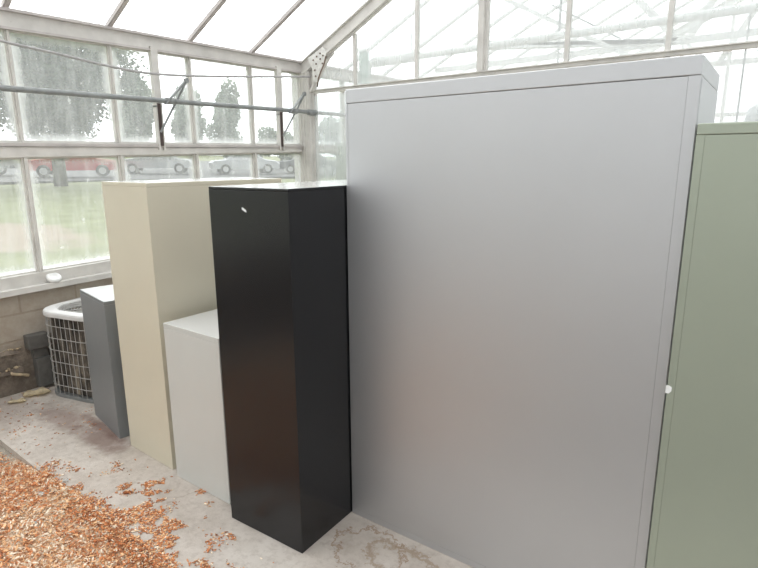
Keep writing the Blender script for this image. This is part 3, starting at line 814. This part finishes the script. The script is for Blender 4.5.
bm = bmesh.new(); lathe(bm, [(.36, 0), (.36, 1.98), (.34, 2.08), (.27, 2.13), (.10, 2.15)], (0, 0, 0), 28); link('shell', bm, M['tank_grey'], t, smooth=True)
bm = bmesh.new(); lathe(bm, [(.06, 2.15), (.06, 2.20)], (0, 0, 0), 14); link('cap', bm, M['tank_grey'], t)
bm = bmesh.new(); box(bm, -1.0, -.45, -.02, .02, 1.98, 2.01); box(bm, -.66, -.63, -.02, .02, 0, 2.0)
t = thing('pipe_stand', 'thin pale stand with a cross bar behind the glass left of the tank', 'stand', (0, 5.9, 0)); link('stand_frame', bm, PB, t)

# ------------------------------------------------------------------ outside
def lz(x): return -.12 + max(0, (-x-6))*.034
bm = bmesh.new(); g = []
for i in range(40):
    x = WX-.2 - (i/39)**2*90; row = []
    for j in range(30): row.append(bm.verts.new((x, -25+j*4.2, lz(x) + (.05*math.sin(x*.5+j) if i > 4 else 0))))
    g.append(row)
for i in range(39):
    for j in range(29): bm.faces.new((g[i][j], g[i][j+1], g[i+1][j+1], g[i+1][j]))
struct('ground_lawn', bm, M['lawn'], smooth=True)
bm = B(WX-.2, OX+.2, Y1+.15, 95, -.2, -.1); struct('ground_back', bm, M['lawn'])
# asphalt where the cars stand
bm = bmesh.new(); vv = [bm.verts.new(p) for p in ((-30.6, 9, lz(-30.6)+.10), (-26, 36, lz(-26)+.10), (-60, 60, lz(-60)+.1), (-60, -4, lz(-60)+.1), (-33.5, -4, lz(-33.5)+.10))]
bm.faces.new(vv); bmesh.ops.recalc_face_normals(bm, faces=bm.faces); struct('ground_asphalt', bm, M['asphalt'])

def foliage(name, parent, m, c, rad, n, leaf, seed, lumps=14):
    rg = np.random.default_rng(seed)
    cs = rg.normal(0, 1, (lumps, 3)); cs /= np.linalg.norm(cs, axis=1)[:, None]; cs *= rg.uniform(.2, .72, (lumps, 1))
    idx = rg.integers(0, lumps, n); d = rg.normal(0, 1, (n, 3)); d /= np.linalg.norm(d, axis=1)[:, None]
    p = (cs[idx] + d*rg.uniform(.2, .40, (n, 1)))*np.array(rad) + np.array(c)
    a = rg.normal(0, 1, (n, 3)); a /= np.linalg.norm(a, axis=1)[:, None]; b = np.cross(a, rg.normal(0, 1, (n, 3))); b /= np.linalg.norm(b, axis=1)[:, None]
    s = leaf*rg.uniform(.6, 1.4, (n, 1))
    V = np.stack([p-a*s, p+b*s*.55, p+a*s, p-b*s*.55], 1).reshape(-1, 3)
    me = bpy.data.meshes.new(name); me.from_pydata(V.tolist(), [], np.arange(n*4).reshape(-1, 4).tolist()); me.materials.append(m)
    o = bpy.data.objects.new(name, me); C.objects.link(o); o.parent = parent; return o
def tree(x, y, h, r, trunk, lab, m, n, leaf, seed, low=.25, ry=None, lumps=14):
    z = lz(x); t = thing('tree', lab, 'tree', (x, y, z), 0, 'trees outside')
    bm = bmesh.new(); tube(bm, [(0, 0, -.1), (.05, 0, h*.25), (-.05, .05, h*.5), (0, 0, h*.75)], [trunk*1.15, trunk, trunk*.7, trunk*.3], 10)
    rnd = random.Random(seed)
    for k in range(6):
        a = rnd.uniform(0, 6.28); z0 = h*rnd.uniform(.3, .6)
        tube(bm, [(0, 0, z0), (r*.3*math.cos(a), r*.3*math.sin(a), z0+h*.12), (r*.6*math.cos(a), r*.6*math.sin(a), z0+h*.2)], [trunk*.45, trunk*.3, trunk*.1], 7)
    link('trunk', bm, M['bark'], t, smooth=True)
    foliage('crown', t, m, (0, 0, h*(low+1)/2), (r, ry or r, h*(1-low)/2), n, leaf, seed, lumps)
tree(-27.3, 11.3, 7.9, 4.0, .26, 'large dark leafy tree with a thick trunk behind the left windows', M['foliage'], 31000, .105, 1, low=.16, lumps=40)
tree(-26.0, 3.6, 6.5, 2.8, .2, 'leafy tree cut off by the left edge of the picture', M['foliage'], 12000, .13, 9, low=.25)
tree(-39.5, 22.0, 6.9, 1.9, .15, 'pale tree just right of the large dark tree', M['foliage_b'], 11000, .13, 2, low=.12)
tree(-37.2, 24.8, 6.4, 1.6, .15, 'slim pale tree behind the first vent lever', M['foliage_b'], 8000, .13, 3, low=.12)
tree(-38.5, 29.3, 7.0, 2.0, .18, 'pale rounded tree right of the first vent lever', M['foliage_b'], 10000, .14, 4, low=.12)
tree(-38.0, 34.6, 4.2, 2.4, .15, 'low bushy tree between the two vent levers', M['foliage_b'], 8000, .14, 5, low=.1)
tree(-36.5, 41.0, 5.4, 2.6, .16, 'pale tree behind the vent lever nearest the corner', M['foliage_b'], 8000, .14, 6, low=.1)

def car(x, y, rot, m, lab, s=1.0, z=None):
    t = thing('car', lab, 'car', (x, y, (lz(x)+.13) if z is None else z), rot, 'parked cars')
    t.scale = (s, s, s)
    bm = bmesh.new()
    prof = [(-2.25, .35), (-2.3, .75), (-2.1, .92), (-1.35, .98), (-.75, 1.42), (.55, 1.45), (1.25, 1.0), (2.05, .88), (2.28, .65), (2.28, .35)]
    secs = []
    for yy, k in ((-.88, .93), (-.80, 1), (0, 1.02), (.80, 1), (.88, .93)):
        row = []
        for (u, v) in prof:
            tum = 1-.22*max(0, (v-.95)/.5)
            row.append(bm.verts.new((u*(1 if abs(yy) < .85 else .985), yy*tum, .35+(v-.35)*k)))
        secs.append(row)
    n = len(prof)
    for a, b in zip(secs, secs[1:]):
        for k in range(n): bm.faces.new((a[k], a[(k+1)%n], b[(k+1)%n], b[k]))
    bm.faces.new(secs[0]); bm.faces.new(list(reversed(secs[-1]))); bmesh.ops.recalc_face_normals(bm, faces=bm.faces)
    link('body', bm, m, t, smooth=False)
    for sy in (-1, 1):
        bm = bmesh.new(); ya = sy*.775
        pl = [(-1.15, 1.0), (-.70, 1.34), (.48, 1.36), (1.02, 1.02)]
        A = [bm.verts.new((u, sy*(.86-.20*max(0, (v-.95)/.5)), v)) for u, v in pl]; Bq = [bm.verts.new((u, sy*(.80-.20*max(0, (v-.95)/.5)), v)) for u, v in pl]
        bm.faces.new(A); bm.faces.new(list(reversed(Bq)))
        for k in range(4): bm.faces.new((A[k], Bq[k], Bq[(k+1)%4], A[(k+1)%4]))
        bmesh.ops.recalc_face_normals(bm, faces=bm.faces)
        link('side_window', bm, M['car_glass'], t)
    for (pa, pb, nm) in (((-1.30, 1.02), (-.80, 1.40), 'rear_window'), ((.62, 1.41), (1.18, 1.06), 'windscreen')):
        bm = bmesh.new(); beam(bm, (pa[0], 0, pa[1]+.01), (pb[0], 0, pb[1]+.01), 1.35, .02); link(nm, bm, M['car_glass'], t)
    for u in (-1.42, 1.42):
        for sy in (-1, 1):
            bm = bmesh.new(); tube(bm, [(u, sy*.68, .33), (u, sy*.90, .33)], .33, 20); w = link('wheel', bm, M['tyre'], t)
            bm = bmesh.new(); tube(bm, [(u, sy*.89, .33), (u, sy*.91, .33)], .19, 14); link('hub', bm, M['hub'], w)
    for sy in (-.6, .6):
        bm = bmesh.new(); box(bm, 2.2, 2.30, sy-.15, sy+.15, .62, .75); link('headlight', bm, M['hub'], t)
    return t
R = math.radians
car(-36.5, 10.4, R(75), M['car_dark'], 'dark parked car at the left edge beyond the lawn')
car(-32.8, 14.4, R(62), M['car_red'], 'red parked car beside the large tree trunk')
car(-34.2, 20.3, R(50), M['car_silver'], 'silver parked car seen just over the top of the cream cabinet')
car(-31.5, 25.2, R(62), M['car_silver'], 'silver parked car in the second lower window over the cream cabinet')
car(-30.0, 30.2, R(40), M['car_dark'], 'dark parked car seen above the far end of the cream cabinet')

# ------------------------------------------------------------------ sky, camera, view
w = bpy.data.worlds.new('World'); bpy.context.scene.world = w; w.use_nodes = True
nt = w.node_tree; nt.nodes.clear()
o = nt.nodes.new('ShaderNodeOutputWorld'); bg = nt.nodes.new('ShaderNodeBackground')
tc = nt.nodes.new('ShaderNodeTexCoord'); sp = nt.nodes.new('ShaderNodeSeparateXYZ'); nt.links.new(tc.outputs['Generated'], sp.inputs[0])
c = ramp(nt, sp.outputs[2], [(.0, (.93, .95, .97)), (.5, (1.0, 1.0, 1.0))]); nt.links.new(c, bg.inputs[0])
# overcast sky, brightest where the veiled sun stands (over the windows, high)
dt = nt.nodes.new('ShaderNodeVectorMath'); dt.operation = 'DOT_PRODUCT'; nt.links.new(tc.outputs['Generated'], dt.inputs[0])
dt.inputs[1].default_value = Vector((-.62, .42, .66)).normalized()
lobe = math_n(nt, 'POWER', math_n(nt, 'MAXIMUM', dt.outputs['Value'], 0.0), 4.0)
nt.links.new(math_n(nt, 'ADD', math_n(nt, 'MULTIPLY', lobe, 5.0), 1.45), bg.inputs[1])
nt.links.new(bg.outputs[0], o.inputs[0])

cam = bpy.data.cameras.new('camera'); co = bpy.data.objects.new('camera', cam); C.objects.link(co)
cam.sensor_width = 36; cam.sensor_fit = 'HORIZONTAL'; cam.lens = 552/758*36; cam.clip_start = .05; cam.clip_end = 400
yaw, pitch, roll = R(38.0), R(12.55), R(-.3)
F = Vector((-math.sin(yaw)*math.cos(pitch), math.cos(yaw)*math.cos(pitch), -math.sin(pitch)))
Rt = Vector((math.cos(yaw), math.sin(yaw), 0)); U = Rt.cross(F)
R2 = Rt*math.cos(roll)+U*math.sin(roll); U2 = R2.cross(F)
co.matrix_world = Matrix(((R2.x, U2.x, -F.x, 0), (R2.y, U2.y, -F.y, 0), (R2.z, U2.z, -F.z, 1.69), (0, 0, 0, 1)))
sc = bpy.context.scene; sc.camera = co
sc.view_settings.view_transform = 'Standard'; sc.view_settings.look = 'None'; sc.view_settings.gamma = 1; sc.view_settings.use_curve_mapping = False
sc.view_settings.exposure = 0.0
sc.cycles.max_bounces = 10; sc.cycles.diffuse_bounces = 5; sc.cycles.transparent_max_bounces = 24; sc.cycles.use_denoising = True
